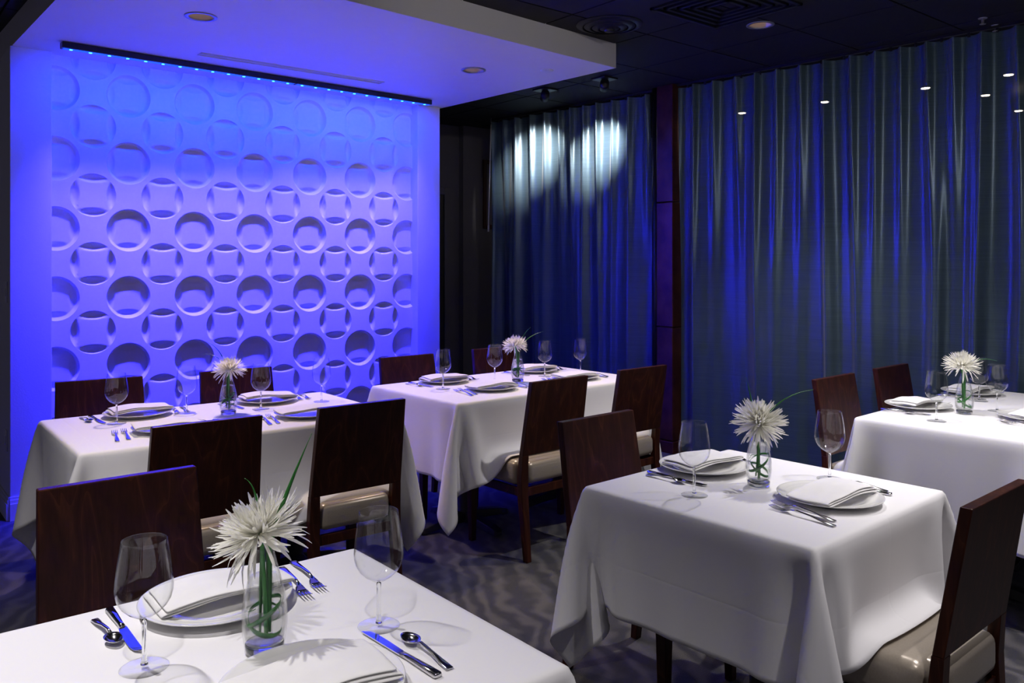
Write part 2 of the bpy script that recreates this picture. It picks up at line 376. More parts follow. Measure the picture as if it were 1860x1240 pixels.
for p, (pw, ax, lb) in zip(can_s, ((120, (1.35, 3.65, 0), 'recessed downlight in the white soffit near the left pier'), (120, (3.0, 3.65, 0), 'recessed downlight in the white soffit near its outer corner'))):
    downlight(p.x, p.y, SZ, pw, lb, 'soffit downlights', ax, 80, 1.0, WARM_COL)
p = can_c[0]; downlight(p.x, p.y, CZ, 70, 'recessed downlight in the black tile ceiling before the wide curtain', 'black ceiling downlights')
for (x, y), pw in zip(off_cans, (92, 122, 150, 130, 62, 95)):
    downlight(x, y, CZ, pw, 'recessed downlight in the black tile ceiling over the dining tables', 'dining area downlights')
# slot diffuser
t = empty('slot_diffuser', (slot_a.x, slot_a.y, SZ)); tag(t, 'long narrow white air slot set into the blue-lit soffit', 'air vent')
sl_ = slot_b.x-slot_a.x
for k, y in enumerate((-.030, -.0115, .0075, .025)):
    MB().box((0, y, -.006 if k in (0, 3) else .002), (sl_, y+.006, .03)).build('slat', M['white_plastic' if k in (0, 3) else 'black_metal'], t)
MB().box((0, -.028, .035), (sl_, .028, .045)).build('back_plate', M['black_metal'], t)
for x in (-.0, sl_-.006): MB().box((x, -.030, -.006), (x+.006, .031, .03)).build('end_cap', M['white_plastic'], t)
q = P(993,128,SZ)
t = empty('sprinkler_cover', (q.x, q.y, SZ)); tag(t, 'small round white sprinkler cover plate on the soffit', 'cover plate')
MB().lathe([(0,-.006),(.038,-.006),(.042,-.003),(.042,0)], 32).build('plate', M['white_plastic'], t); MB().lathe([(.02,-.0),(.02,.01)], 24).build('collar', M['grey_metal'], t)
# round black diffuser and square black vent, small sensor
q = P(1107,45,CZ); t = empty('round_diffuser', (q.x, q.y, CZ)); tag(t, 'round black air diffuser in the black tile ceiling beside the soffit', 'air vent')
for k in range(4):
    r = .19-.045*k; MB().lathe([(r,-.003-.007*k),(r-.035,-.014-.007*k),(r-.037,-.012-.007*k),(r-.003,-.0-.007*k+.001),(r,-.003-.007*k)], 48).build('ring', M['black_metal'], t)
MB().lathe([(0,-.04),(.03,-.038),(.03,.0),(0,0)], 32).build('hub', M['black_metal'], t)
q = P(1318,10,CZ); t = empty('square_vent', (q.x, q.y, CZ)); tag(t, 'square black louvred vent in the black tile ceiling', 'air vent')
for k in range(5):
    h = .28-.05*k
    mb = MB()
    for a, b in (((-h,-h),(h,-h+.02)), ((-h,h-.02),(h,h)), ((-h,-h),(-h+.02,h)), ((h-.02,-h),(h,h))): mb.box((a[0],a[1],-.012), (b[0],b[1],0))
    mb.build('louvre', M['black_metal'], t)
for (px, py) in ((1785,33), (1808,46)):
    q = P(px, py, CZ); t = empty('fire_sprinkler', (q.x, q.y, CZ)); tag(t, 'small metal sprinkler head on the black ceiling', 'sprinkler', 'ceiling sprinkler heads')
    MB().lathe([(0,-.004),(.022,-.004),(.024,0)], 20).build('flange', M['grey_metal'], t); MB().lathe([(.007,-.004),(.007,-.03),(.016,-.032),(.016,-.035),(0,-.036)], 16).build('deflector', M['grey_metal'], t)

# blue light bars under the soffit
la, lb = P(111,82,SZ-.02), P(781,187,SZ-.02); dv = (lb-la); ln = dv.length; du = dv.normalized()
rzb = math.atan2(du.y, du.x)
for k, (s0, s1) in enumerate(((0, ln*.56), (ln*.56+.004, ln))):
    t = empty('light_bar', la+du*s0, rzb); t.location.z = SZ
    tag(t, 'black linear light bar with glowing blue diodes, %s half of the row' % ('left-pier' if k == 0 else 'right-pier'), 'light bar', 'blue light bars')
    n = s1-s0
    hs = MB().box((0,-.028,-.036), (n,.028,-.002)).build('housing', M['black_metal'], t, bevel=.003)
    MB().box((.01,-.016,-.0375), (n-.01,.016,-.0355)).build('lens', M['led_lens'], t)
    nd = max(1, int(n/.092)); dm = MB().lathe([(0,-.0405),(.007,-.0395),(.009,-.037)], 12).mesh('diode'); dm.materials.append(M['led_dot'])
    for i in range(nd):
        o = bpy.data.objects.new('diode', dm); C.objects.link(o); o.parent = hs; o.location = ((i+.5)*n/nd, 0, 0)
    for i in range(4):
        MB().box((n*(i+.5)/4-.01,-.012,-.003), (n*(i+.5)/4+.01,.012,0)).build('bracket', M['black_metal'], t)
    for en, spr, tl_, yy, lc in ((LED_W, 42, 10, .006, LED_COL), (LED_WIDE, 165, 25, -.006, LED_SPILL)):   # narrow grazing optics plus their wide spill
        l = bpy.data.lights.new('light_bar_light', 'AREA'); l.shape = 'RECTANGLE'; l.size = n*.97; l.size_y = .010; l.color = lc; l.energy = en*n; l.spread = math.radians(spr)
        o = bpy.data.objects.new('light_bar_light', l); C.objects.link(o); o.parent = t; o.location = (n/2, yy, -.043); o.rotation_euler = (math.radians(tl_), 0, 0)

# ---------------------------------------------------------------- curtains
def curtain(name, A, B, z0, z1, seed, label, extra=0):
    rnd = random.Random(seed); A = Vector(A); B = Vector(B); d = (B-A).normalized(); Ltot = (B-A).length+extra; nrm = Vector((-d.y, d.x))
    if nrm.x > 0: nrm = -nrm
    t = empty(name, (A.x, A.y, 0)); tag(t, label, 'curtain')
    ph = [rnd.uniform(0, 6.28) for _ in range(12)]
    def wob(s, k): return sum(math.sin(s*(2.1+1.7*i)+ph[(i+k) % 12])/(1+i*.6) for i in range(4))
    ns = int(Ltot/.011); nz = 46; v = []; f = []
    for j in range(nz+1):
        u = j/nz; z = z1+(z0-z1)*u; e = min(1, u*1.9)
        for i in range(ns+1):
            s = Ltot*i/ns
            p1 = 2*PI*(s/.160)+.6*wob(s, 0)
            p2 = 2*PI*(s/.345)+1.7*wob(s*1.5, 3)+.9*math.sin(u*1.9+s*2.3)
            a1 = .030*(1-e)+.007*e; a2 = .008+.050*e*(.65+.35*wob(s*.8, 5)/2)
            c1 = math.cos(p1); off = a1*(c1+.25*math.cos(2*p1))+a2*math.cos(p2)+.005*e*math.cos(3*p2+ph[2]+u)+.0015*math.sin(37*s+9*u)*e
            lat = -.35*a1*math.sin(p1)-.55*a2*math.sin(p2)
            q = d*(s+lat)+nrm*off
            v.append((q.x, q.y, z))
    for j in range(nz):
        for i in range(ns): a = j*(ns+1)+i; f.append([a, a+1, a+ns+2, a+ns+1])
    mb = MB().add(v, f, True); o = mb.build('fabric', M['curtain_satin'], t)
    # top tape, track and gliders
    q0 = d*-.02; q1 = d*(Ltot+.02); w_ = nrm*.012
    mb = MB(); pts = [q0-w_, q1-w_, q1+w_, q0+w_]; mb.hexa([(p.x,p.y,z1+.012) for p in pts]+[(p.x,p.y,CZ-.001) for p in pts]); trk = mb.build('track', M['black_metal'], t)
    gm = MB().box((-.006,-.006,-.012), (.006,.006,.014)).mesh('glider'); gm.materials.append(M['black_metal'])
    for k in range(int(Ltot/.148)):
        g = bpy.data.objects.new('glider', gm); C.objects.link(g); g.parent = trk; p = d*(.07+.148*k); g.location = (p.x, p.y, z1)
    return t
z1c = CZ-.03
cR0, cR1 = P(1235,159,z1c), P(1860,46,z1c); cL0, cL1 = P(896,222,z1c), P(1182,171,z1c)
curtain('curtain', (cR0.x,cR0.y), (cR1.x,cR1.y), .015, z1c, 4, 'wide floor-length teal satin curtain right of the dark copper pillar', extra=.9)
curtain('curtain', (cL0.x,cL0.y), (cL1.x,cL1.y), .015, z1c, 9, 'narrower floor-length teal satin curtain with two white light pools')
wa_, wb_ = cL0+Vector((-.05,-.03,0)), None
t = empty('curtain_wand', (wa_.x, wa_.y, 0)); tag(t, 'thin pale curtain wand hanging at the curtain edge by the dark wall', 'curtain wand')
MB().tube([(0,0,z1c-.03),(-.03,.0,z1c-.97)], .006).build('rod', M['white_plastic'], t); MB().tube([(-.03,0,z1c-.97),(-.031,0,z1c-1.03)], .009).build('grip', M['white_plastic'], t)
MB().tube([(0,0,z1c-.035),(0,0,CZ-.001)], .003).build('hook', M['grey_metal'], t)
# copper-clad pillar between the curtains
pa, pb = P(1236,165,CZ-.02), P(1207,168,CZ-.02)
t = empty('pillar', (0,0,0)); tag(t, 'dark copper-panelled pillar between the two teal curtains', 'pillar')
yA, yB = cR0.y+.02, cL1.y-.12; xA = cR0.x-.06
zs = [0, .09, .95, 1.9, CZ-.002]
for k in range(len(zs)-1):
    e = .014 if k == 0 else 0
    MB().box((xA-e, yA-e, zs[k]+(.004 if k else 0)), (xA+.28+e, yB+e, zs[k+1])).build('panel' if k else 'plinth', M['copper_panel'], t, bevel=.006)
MB().tube([(xA+.06, yB+.05, 0), (xA+.06, yB+.05, CZ-.002)], .035, 16).build('pipe', M['black_metal'], t)
# lamps beyond the curtain, glimmering through the weave
for px, py in ((1348,207),(1498,187),(1681,162),(1832,138),(1790,175),(1850,203)):
    q = P(px, py, CZ-.01); t = empty('ceiling_spot', (q.x, q.y, CZ)); tag(t, 'small bright ceiling spotlight glimmering through the wide curtain', 'ceiling light', 'lamps beyond the wide curtain')
    MB().lathe([(.03,0),(.055,-.004),(.055,0)], 24).build('trim_ring', M['grey_metal'], t); MB().lathe([(0,-.006),(.03,-.006),(.032,-.001)], 20).build('lamp', M['lamp_behind'], t)
# accent spots washing the narrower curtain
for k, ((px, py), (tx, ty)) in enumerate((((990,162),(978,262)), ((1098,142),(1092,250)))):
    q = P(px, py, CZ); t = empty('accent_spot', (q.x, q.y, CZ)); tag(t, 'black surface accent spot aimed at the narrower curtain, %s' % ('nearer the relief wall' if k == 0 else 'nearer the pillar'), 'ceiling light', 'curtain accent spots')
    MB().box((-.07,-.07,-.012), (.07,.07,0)).build('mount', M['black_metal'], t, bevel=.003)
    # aim point on the curtain line
    r = FW+RT*(tx-CX)/FPX; a_, b_ = Vector((cL0.x,cL0.y)), Vector((cL1.x,cL1.y)); dd = b_-a_
    dep = (a_.x*dd.y-a_.y*dd.x)/(r[0]*dd.y-r[1]*dd.x); aim = Vector((r[0]*dep, r[1]*dep, HC-(ty-HY)/FPX*dep))
    ad = (aim-q).normalized(); s0 = Vector((0,0,-.045)); 
    hd = MB().tube([s0-ad*.03, s0+ad*.05], [.032,.036], 20).build('lamp_head', M['black_metal'], t)
    MB().tube([s0+ad*.0505, s0+ad*.052], .028, 20).build('lamp', M['lamp_spot'], hd)
    add_spot('accent_light', q+s0+ad*.056, aim-Vector((0,0,.12)), 230, (1,.95,.88), 39, 1.0, .03, t)

# added fill spots out of view, brightening the soffit edge and wide curtain
for k, (loc, aim, pw, an) in enumerate((((1.0,-.5,CZ), (2.7,3.5,2.76), 62, 30), ((1.9,-.6,CZ), (5.0,3.0,1.5), 60, 55))):
    t = empty('fill_spotlight', loc); tag(t, 'black fill spotlight added out of view, aimed at the %s' % ('soffit edge' if k == 0 else 'wide curtain'), 'fill light', 'added fill spots')
    MB().box((-.06,-.02,-.02), (.06,.02,0)).build('fill_spot_mount', M['black_metal'], t, bevel=.003)
    s0 = Vector((0,0,-.26)); ad = (Vector(aim)-Vector(loc)-s0).normalized()
    MB().tube([(0,0,-.02), s0], .008).build('drop_rod', M['black_metal'], t)
    hd = MB().tube([s0-ad*.07, s0+ad*.06], [.035,.042], 20).build('lamp_head', M['black_metal'], t)
    MB().tube([s0+ad*.0605, s0+ad*.062], .034, 20).build('lamp', M['lamp_spot'], hd)
    add_spot('fill_spot_light', Vector(loc)+s0+ad*.066, aim, pw, CAN_COL, an, 1.0, .03, t)

# picture frame and switch plates
a = onY(877,290,YR-.075); b = onY(905,416,YR-.075)
t = empty('picture_frame', (a.x, YR-.071, b.z)); tag(t, 'dark wooden picture frame on the wall beside the narrower curtain', 'picture frame')
W_, H_ = .42, a.z-b.z
for x0, x1, z0, z1 in ((0,.04,0,H_), (W_-.04,W_,0,H_), (.04,W_-.04,0,.04), (.04,W_-.04,H_-.04,H_)): MB().box((x0,-.02,z0),(x1,0,z1)).build('frame_rail', M['wood'], t, bevel=.004)
MB().box((.04,-.008,.04),(W_-.04,0,H_-.04)).build('picture', M['dark_wall'], t)
for z, lb in ((1.27,'white switch plate at shoulder height on the pier side wall'), (.43,'white outlet plate low on the pier side wall')):
    y = 5.45; t = empty('switch_plate' if z > 1 else 'outlet_plate', (XL, y, z)); tag(t, lb, 'wall plate')
    MB().box((-.006,-.04,-.06),(-.0005,.04,.06)).build('plate', M['white_plastic'], t, bevel=.002); MB().box((-.010,-.012,-.025),(-.006,.012,.025)).build('rocker' if z > 1 else 'socket', M['white_plastic'], t, bevel=.001)

# ---------------------------------------------------------------- dining chair
SEAT_T = .47
def make_chair():
    t = empty('dining_chair')
    def sec(z, xo, yc, wd, th, s):                      # rectangular section of a post
        x0, x1 = (xo-wd, xo) if s > 0 else (-xo, -xo+wd)
        return [(x0,yc-th/2,z),(x1,yc-th/2,z),(x1,yc+th/2,z),(x0,yc+th/2,z)]
    zb, zt = .505, .865; yb, yt = -.212, -.270
    v = []
    for y, dz in ((-.014, 0), (.014, 0)):
        v += [(-.2035,yb+y,zb),(.2035,yb+y,zb),(.193,yt+y,zt),(-.193,yt+y,zt)]
    MB().hexa([v[0],v[1],v[5],v[4],v[3],v[2],v[6],v[7]]).build('backrest', M['wood'], t, bevel=.003)
    for s in (-1, 1):
        MB().loft([sec(0,.200,-.238,.030,.028,s), sec(.30,.205,-.206,.042,.036,s), sec(.40,.2055,-.203,.044,.034,s), sec(.506,.2035,-.2115,.040,.029,s)]).build('rear_leg', M['wood'], t, bevel=.002)
        MB().loft([sec(0,.195,.185,.028,.028,s), sec(.345,.203,.185,.042,.042,s)]).build('front_leg', M['wood'], t, bevel=.002)
        MB().box((s*.182-.011,-.185,.305),(s*.182+.011,.163,.345)).build('side_rail', M['wood'], t, bevel=.002)
    MB().box((-.16,-.215,.305),(.16,-.193,.345)).build('rear_rail', M['wood'], t, bevel=.002)
    MB().box((-.16,.174,.305),(.16,.196,.345)).build('front_rail', M['wood'], t, bevel=.002)
    mb = MB().box((-.205,-.178,.352),(.205,.225,SEAT_T)); o = mb.build('seat_cushion', M['seat_satin'], t, bevel=.035, seg=4)
    bm = bmesh.new(); bm.from_mesh(o.data)
    for vv in bm.verts:                                 # slightly crowned pad
        if vv.co.z > .43: vv.co.z += .010*(1-(vv.co.x/.21)**2)*(1-((vv.co.y-.02)/.21)**2)
    bm.to_mesh(o.data); bm.free()
    o2 = MB().box((-.158,-.222,.36),(.158,-.12,SEAT_T-.004)).build('cushion_roll', M['seat_satin'], t, bevel=.028, seg=4); o2.parent = o
    for oo in (o, o2): oo.data.polygons.foreach_set('use_smooth', [True]*len(oo.data.polygons))
    for s in (-1, 1):
        for y in (-.12, .12): MB().box((s*.15-.012,y-.012,.345),(s*.15+.012,y+.012,.36)).build('spacer', M['black_metal'], t)
    return t
W1, W2, W3 = 'the relief-wall table', 'the narrow-curtain table', 'the wide-curtain table'
S4, S5 = 'the square table nearer the curtains', 'the square table farther from the curtains'
CH = [ # top corners of the backrest in pixels, facing (+1 towards the relief wall), label, table id
 ((102,693.5),(257,682.5),-1,'dark wood chair, back to the blue relief wall, nearer the left pier',1),
 ((365,675),(490,665),-1,'dark wood chair, back to the blue relief wall, nearer the right pier',1),
 ((280,775),(470.5,753.8),1,'dark wood chair facing the blue relief wall, nearer the left pier',1),
 ((580.7,740.6),(732,723.3),1,'dark wood chair facing the blue relief wall, nearer the right pier',1),
 ((689,649.7),(785.4,641.6),-1,'reddish wood chair beside the right pier, at %s' % W2,2),
 ((857.8,634.6),(936,627.3),-1,'reddish wood chair backed by the dark wall, at %s' % W2,2),
 ((963,694.4),(1065.9,680.8),1,'reddish wood chair facing the right pier, at %s' % W2,2),
 ((1124.4,672.6),(1208.6,662),1,'reddish wood chair beside the copper pillar, at %s' % W2,2),
 ((1477.5,689.7),(1548.5,676.8),-1,'dark wood chair at %s, end away from the curtain' % W3,3),
 ((1588,669.8),(1646,659),-1,'dark wood chair right before the wide curtain',3),
 ((1018.8,766),(1143.4,743.5),-1,'dark wood chair on the relief-wall side of %s' % S4,4),
 ((1756,923),(1858.6,870),1,'dark wood chair with seat in full view at %s' % S4,4),
 ((74,887.7),(348.4,845.8),-1,'dark wood chair at %s' % S5,5)]
seats = {k: [] for k in range(1, 6)}
ch0 = make_chair()
for k, (a, b, s, lb, ti) in enumerate(CH):
    o = ch0 if k == 0 else copy_tree(ch0)
    p, q = P(*a, .865), P(*b, .865); c = (p+q)/2; ang = math.atan2(q.y-p.y, q.x-p.x)*.8
    rz = ang if s > 0 else ang+PI
    org = Vector((c.x, c.y, 0))+Vector((-math.sin(ang), math.cos(ang), 0))*(.270*s)
    o.location = org; o.rotation_euler = (0, 0, rz); tag(o, lb, 'chair', 'dining chairs')
    seats[ti].append((org.x, org.y, rz))

# ---------------------------------------------------------------- tables and draped cloths
def table(cx_, cy_, w_, d_, rz, label, top=TZ-.011):
    t = empty('dining_table', (cx_, cy_, 0), rz); tag(t, label, 'table', 'dining tables')
    MB().box((-w_/2+.022,-d_/2+.022,top-.030),(w_/2-.022,d_/2-.022,top)).build('table_top', M['wood'], t, bevel=.006)
    xs = (-w_/4, w_/4) if w_ > 1 else (0,)
    for x in xs:
        ped = MB().lathe([(0,.05),(.05,.05),(.038,.075),(.036,.66),(.07,top-.05),(.14,top-.033),(0,top-.033)], 24, True, (x,0,0)); pd = ped.build('pedestal', M['base_iron'], t)
        for k in range(4):
            a = k*PI/2; ca, sa = math.cos(a), math.sin(a); secs = []
            for r, hw, z0, z1 in ((.03,.03,.02,.075), (.15,.034,.018,.060), (.24,.036,.012,.045), (.285,.030,.004,.034), (.30,.018,.006,.026)):
                secs.append([(x+ca*r-sa*e*hw, sa*r+ca*e*hw, z) for e, z in ((-1,z0),(1,z0),(.8,z1),(-.8,z1))])
            MB().loft(secs).build('foot', M['base_iron'], pd, bevel=.004)
            MB().lathe([(0,0),(.014,0),(.014,.012),(0,.012)], 12, True, (x+ca*.27, sa*.27, 0)).build('glide', M['black_metal'], pd)
    return t
def drape(w_, d_, h, boxes, seed, zt=TZ-.0025, sp=.03, steps=110, its=12, skew=(0,0)):
    """position based cloth: a sheet laid over a w x d top, free rim falling on the given seat boxes"""
    rng = np.random.default_rng(seed)
    def axis(w_, sk):
        n1, n2, n0 = max(3, round((h-sk)/sp)), max(3, round((h+sk)/sp)), round((w_-.03)/sp)
        return np.concatenate([np.linspace(-w_/2-h+sk, -w_/2, n1+1), np.linspace(-w_/2+.015, w_/2-.015, n0+1), np.linspace(w_/2, w_/2+h+sk, n2+1)])
    gx, gy = axis(w_, skew[0]), axis(d_, skew[1]); nx, ny = len(gx), len(gy)
    X, Y = np.meshgrid(gx, gy, indexing='ij'); uv = np.stack([X, Y], -1).copy()
    p = np.stack([X, Y, np.full_like(X, zt)], -1); out = np.maximum(np.abs(X)-w_/2, np.abs(Y)-d_/2)
    wgt = (out > 1e-6).astype(float); p0 = p.copy(); p[..., 2] += wgt*rng.normal(0, .0008, X.shape)
    cor = (np.abs(X) > w_/2) & (np.abs(Y) > d_/2)
    v = np.zeros_like(p); v[..., 0] += cor*rng.choice([-1,1])*.25*np.sign(Y); v[..., 1] += cor*.18*np.sign(X)*rng.choice([-1,1])
    dx = dy = dd = 0
    cons = []
    for st in (0, 1):
        cons += [((slice(st,nx-1,2),slice(None)), (slice(st+1,nx,2),slice(None)), dx, 1.0), ((slice(None),slice(st,ny-1,2)), (slice(None),slice(st+1,ny,2)), dy, 1.0)]
    for st in (0, 1):
        cons += [((slice(st,nx-1,2),slice(0,ny-1)), (slice(st+1,nx,2),slice(1,ny)), dd, .35), ((slice(st,nx-1,2),slice(1,ny)), (slice(st+1,nx,2),slice(0,ny-1)), dd, .35)]
    for st in range(4):
        cons += [((slice(st,nx-2,4),slice(None)), (slice(st+2,nx,4),slice(None)), 2*dx, .12), ((slice(None),slice(st,ny-2,4)), (slice(None),slice(st+2,ny,4)), 2*dy, .12)]
    cons = [(a, b, np.linalg.norm(p0[b]-p0[a], axis=-1), k) for a, b, _, k in cons]
    bx = [(np.array([0,0,zt-.0215]), np.array([w_/2,d_/2,.019]), 0.0, .006)]
    for (x, y, r, hx, hy_, z0, z1) in boxes: bx.append((np.array([x,y,(z0+z1)/2]), np.array([hx,hy_,(z1-z0)/2]), r, .03))
    def collide(p, old):
        for c, hs, r, rad in bx:
            q = p-c; ca, sa = math.cos(r), math.sin(r)
            l = np.stack([q[...,0]*ca+q[...,1]*sa, -q[...,0]*sa+q[...,1]*ca, q[...,2]], -1)
            a = np.abs(l)-(hs-rad); sg = np.sign(l)+(l == 0); o = np.maximum(a, 0); on = np.linalg.norm(o, axis=-1)
            ins = a.max(-1); sd = np.where(ins > 0, on, ins)-rad-.0035; hit = (sd < 0) & (wgt > 0)
            if not hit.any(): continue
            ax = a.argmax(-1); gi = np.zeros_like(l); np.put_along_axis(gi, ax[...,None], 1.0, -1)
            g = np.where((ins > 0)[...,None], o/np.maximum(on,1e-9)[...,None], gi)*sg
            l2 = l-g*sd[...,None]; w2 = np.stack([l2[...,0]*ca-l2[...,1]*sa, l2[...,0]*sa+l2[...,1]*ca, l2[...,2]], -1)+c
            p = np.where(hit[...,None], w2, p); old[:] = np.where(hit[...,None], old*.6+p*.4, old)
        return p
    dt = 1/60
    for s_ in range(steps):
        v[..., 2] -= 9.8*dt; v *= .965 if s_ < steps*.7 else .90
        old = p.copy(); p = p+v*dt*wgt[..., None]
        for it in range(its):
            for a, b, L0, k in cons:
                pa_, pb_ = p[a], p[b]; e = pb_-pa_; ln_ = np.sqrt((e*e).sum(-1))+1e-9; wa2, wb2 = wgt[a], wgt[b]; ws = wa2+wb2; ws = np.where(ws == 0, 1, ws)
                cc = (ln_-L0)/ln_*k/ws
                if k < .2: cc = np.minimum(cc, 0)       # bending only resists folding up
                p[a] = pa_+e*(cc*wa2)[...,None]; p[b] = pb_-e*(cc*wb2)[...,None]
            if it % 4 == 3: p = collide(p, old)
        p[..., 2] = np.maximum(p[..., 2], .01); v = (p-old)/dt
        sp_ = np.linalg.norm(v, axis=-1, keepdims=True); v *= np.minimum(1, 3.0/np.maximum(sp_, 1e-6))
    return p, uv
def cloth(tb, w_, d_, h, rz, cx_, cy_, ti, seed, label, skew=(0,0)):
    bxs = []
    for (x, y, r) in seats[ti]:
        dx, dy = x-cx_, y-cy_; ca, sa = math.cos(-rz), math.sin(-rz)
        f_ = .022; lx, ly = dx*ca-dy*sa, dx*sa+dy*ca; rr = r-rz
        lx += -math.sin(rr)*f_; ly += math.cos(rr)*f_
        bxs.append((lx, ly, rr, .207, .203, .30, SEAT_T+.010))
    p, uv = drape(w_, d_, h, bxs, seed, skew=skew)
    nx, ny = p.shape[:2]; v = p.reshape(-1, 3)
    f = [[i*ny+j, (i+1)*ny+j, (i+1)*ny+j+1, i*ny+j+1] for i in range(nx-1) for j in range(ny-1)]
    me = bpy.data.meshes.new('tablecloth'); me.from_pydata(v.tolist(), [], f); me.polygons.foreach_set('use_smooth', [True]*len(f)); me.materials.append(M['linen'])
    ul = me.uv_layers.new(name='UVMap'); li = np.empty(len(me.loops), dtype=np.int32); me.loops.foreach_get('vertex_index', li); ul.data.foreach_set('uv', uv.reshape(-1, 2)[li].ravel())
    o = bpy.data.objects.new('tablecloth', me); C.objects.link(o); o.location = (cx_, cy_, 0); o.rotation_euler = (0,0,rz)
    md = o.modifiers.new('sub', 'SUBSURF'); md.levels = md.render_levels = 1; md.boundary_smooth = 'PRESERVE_CORNERS'
    md = o.modifiers.new('thick', 'SOLIDIFY'); md.thickness = .0016; md.offset = 0
    return tag(o, label, 'tablecloth', 'white tablecloths')
TB = {1: (1.320, 3.655, 1.325, .83, -.012, .39, W1), 2: (3.015, 3.705, 1.41, .80, .03, .385, W2), 3: (4.17, 1.52, 1.34, .80, .045, .42, W3),
      4: (2.156, 1.459, .775, .757, .045, .345, S4), 5: (.553, 1.392, .80, .755, .0, .38, S5)}
for ti, (cx_, cy_, w_, d_, rz, h, nm) in TB.items():
    tb = table(cx_, cy_, w_, d_, rz, {1:'long dining table along the blue relief wall',2:'long dining table by the narrower curtain',3:'long dining table by the wide curtain',4:'square dining table nearer the curtains',5:'square dining table farther from the curtains'}[ti])
    cloth(tb, w_, d_, h, rz, cx_, cy_, ti, 10+ti, 'white cloth draped over '+nm, skew=(0, .03) if ti == 4 else (0, 0))

# ---------------------------------------------------------------- tableware
ZT = TZ-.0005
def strip(mb, st, seg=6):                               # stations (y, half width, z, thickness)
    secs = []
    for y, hw, z, th in st: secs.append([(-hw,y,z),(-hw*.5,y,z-th*.25),(hw*.5,y,z-th*.25),(hw,y,z),(hw*.72,y,z+th),(-hw*.72,y,z+th)])
    return mb.loft(secs, True, True)
def make_fork():
    t = empty('fork')
    strip(MB(), [(-.100,.0070,.0012,.0018),(-.098,.0088,.0012,.002),(-.07,.0082,.0035,.0022),(-.03,.0042,.0085,.0026),(.015,.0030,.0115,.0030),(.035,.0034,.0095,.0026)]).build('handle', M['steel'], t)
    mb = strip(MB(), [(.034,.0034,.0097,.0026),(.043,.0085,.0065,.0018),(.055,.0115,.0032,.0016),(.062,.0118,.0030,.0016)])
    for x in (-.0096,-.0032,.0032,.0096):
        strip(mb, [(y, hw, z, .0014) if False else (y, hw, z, .0014) for y, hw, z in ((.060,.0020,.0030),(.075,.0018,.0034),(.090,.0016,.0058),(.1005,.0008,.0095))])
        n = 24; mb.v[-n:] = [(px+x, y, z) for px, y, z in mb.v[-n:]]
    mb.build('tines', M['steel'], t); return t
def make_knife():
    t = empty('knife')
    strip(MB(), [(-.112,.0060,.0020,.0045),(-.110,.0085,.0016,.006),(-.07,.0075,.0016,.006),(-.025,.0055,.0016,.0055),(-.008,.0060,.0018,.0045)]).build('handle', M['steel'], t)
    secs = [(-.0085,-.006,.006),(.0,-.0065,.0085),(.05,-.0065,.0105),(.085,-.0065,.0105),(.102,-.0065,.007),(.112,-.0065,-.001)]
    MB().loft([[(a,y,.0022),(b,y,.0024),(b,y,.0030),(a,y,.0045)] for y, a, b in secs], True, False).build('blade', M['steel'], t); return t
def make_spoon():
    t = empty('spoon')
    strip(MB(), [(-.075,.0065,.0012,.0018),(-.073,.0080,.0012,.002),(-.05,.0072,.0035,.0022),(-.02,.0036,.0085,.0025),(.015,.0028,.0125,.0028),(.029,.0034,.0105,.0024)]).build('handle', M['steel'], t)
    mb = MB(); v = []; f = []; nr, na = 6, 24
    for lay in (0, 1):
        for i in range(nr+1):
            r = i/nr
            for k in range(na):
                a = 2*PI*k/na; yy = math.sin(a)*r; xx = math.cos(a)*r*(1-.12*yy)
                v.append((xx*.0155, .050+yy*.0240, .0020+.0090*r**2.2+(-.0012 if lay else 0)))
    for lay in (0, 1):
        o = lay*(nr+1)*na
        for i in range(nr):
            for k in range(na): j = (k+1) % na; f.append([o+i*na+k, o+i*na+j, o+(i+1)*na+j, o+(i+1)*na+k])
    for k in range(na): j = (k+1) % na; f.append([nr*na+k, nr*na+j, (2*nr+1)*na+j, (2*nr+1)*na+k])
    mb.add(v, f, True).build('bowl', M['steel'], t); return t
def make_plate():
    t = empty('dinner_plate')
    out = [(0,.0045),(.045,.0045),(.075,.0048),(.090,.0065),(.098,.0105),(.104,.0125),(.108,.0131),(.112,.0130),(.120,.0147),(.124,.0153),(.128,.0153),(.138,.0180),(.1435,.0198),(.1452,.0194),(.1450,.0178)]
    inn = [(.1450,.0178),(.130,.0125),(.108,.0085),(.098,.0055),(.094,.001),(.091,0),(.088,.001),(.085,.0025),(0,.0025)]
    MB().lathe(out, 64).build('plate_face', M['porcelain'], t); MB().lathe(inn, 64).build('foot_ring', M['porcelain'], t); return t
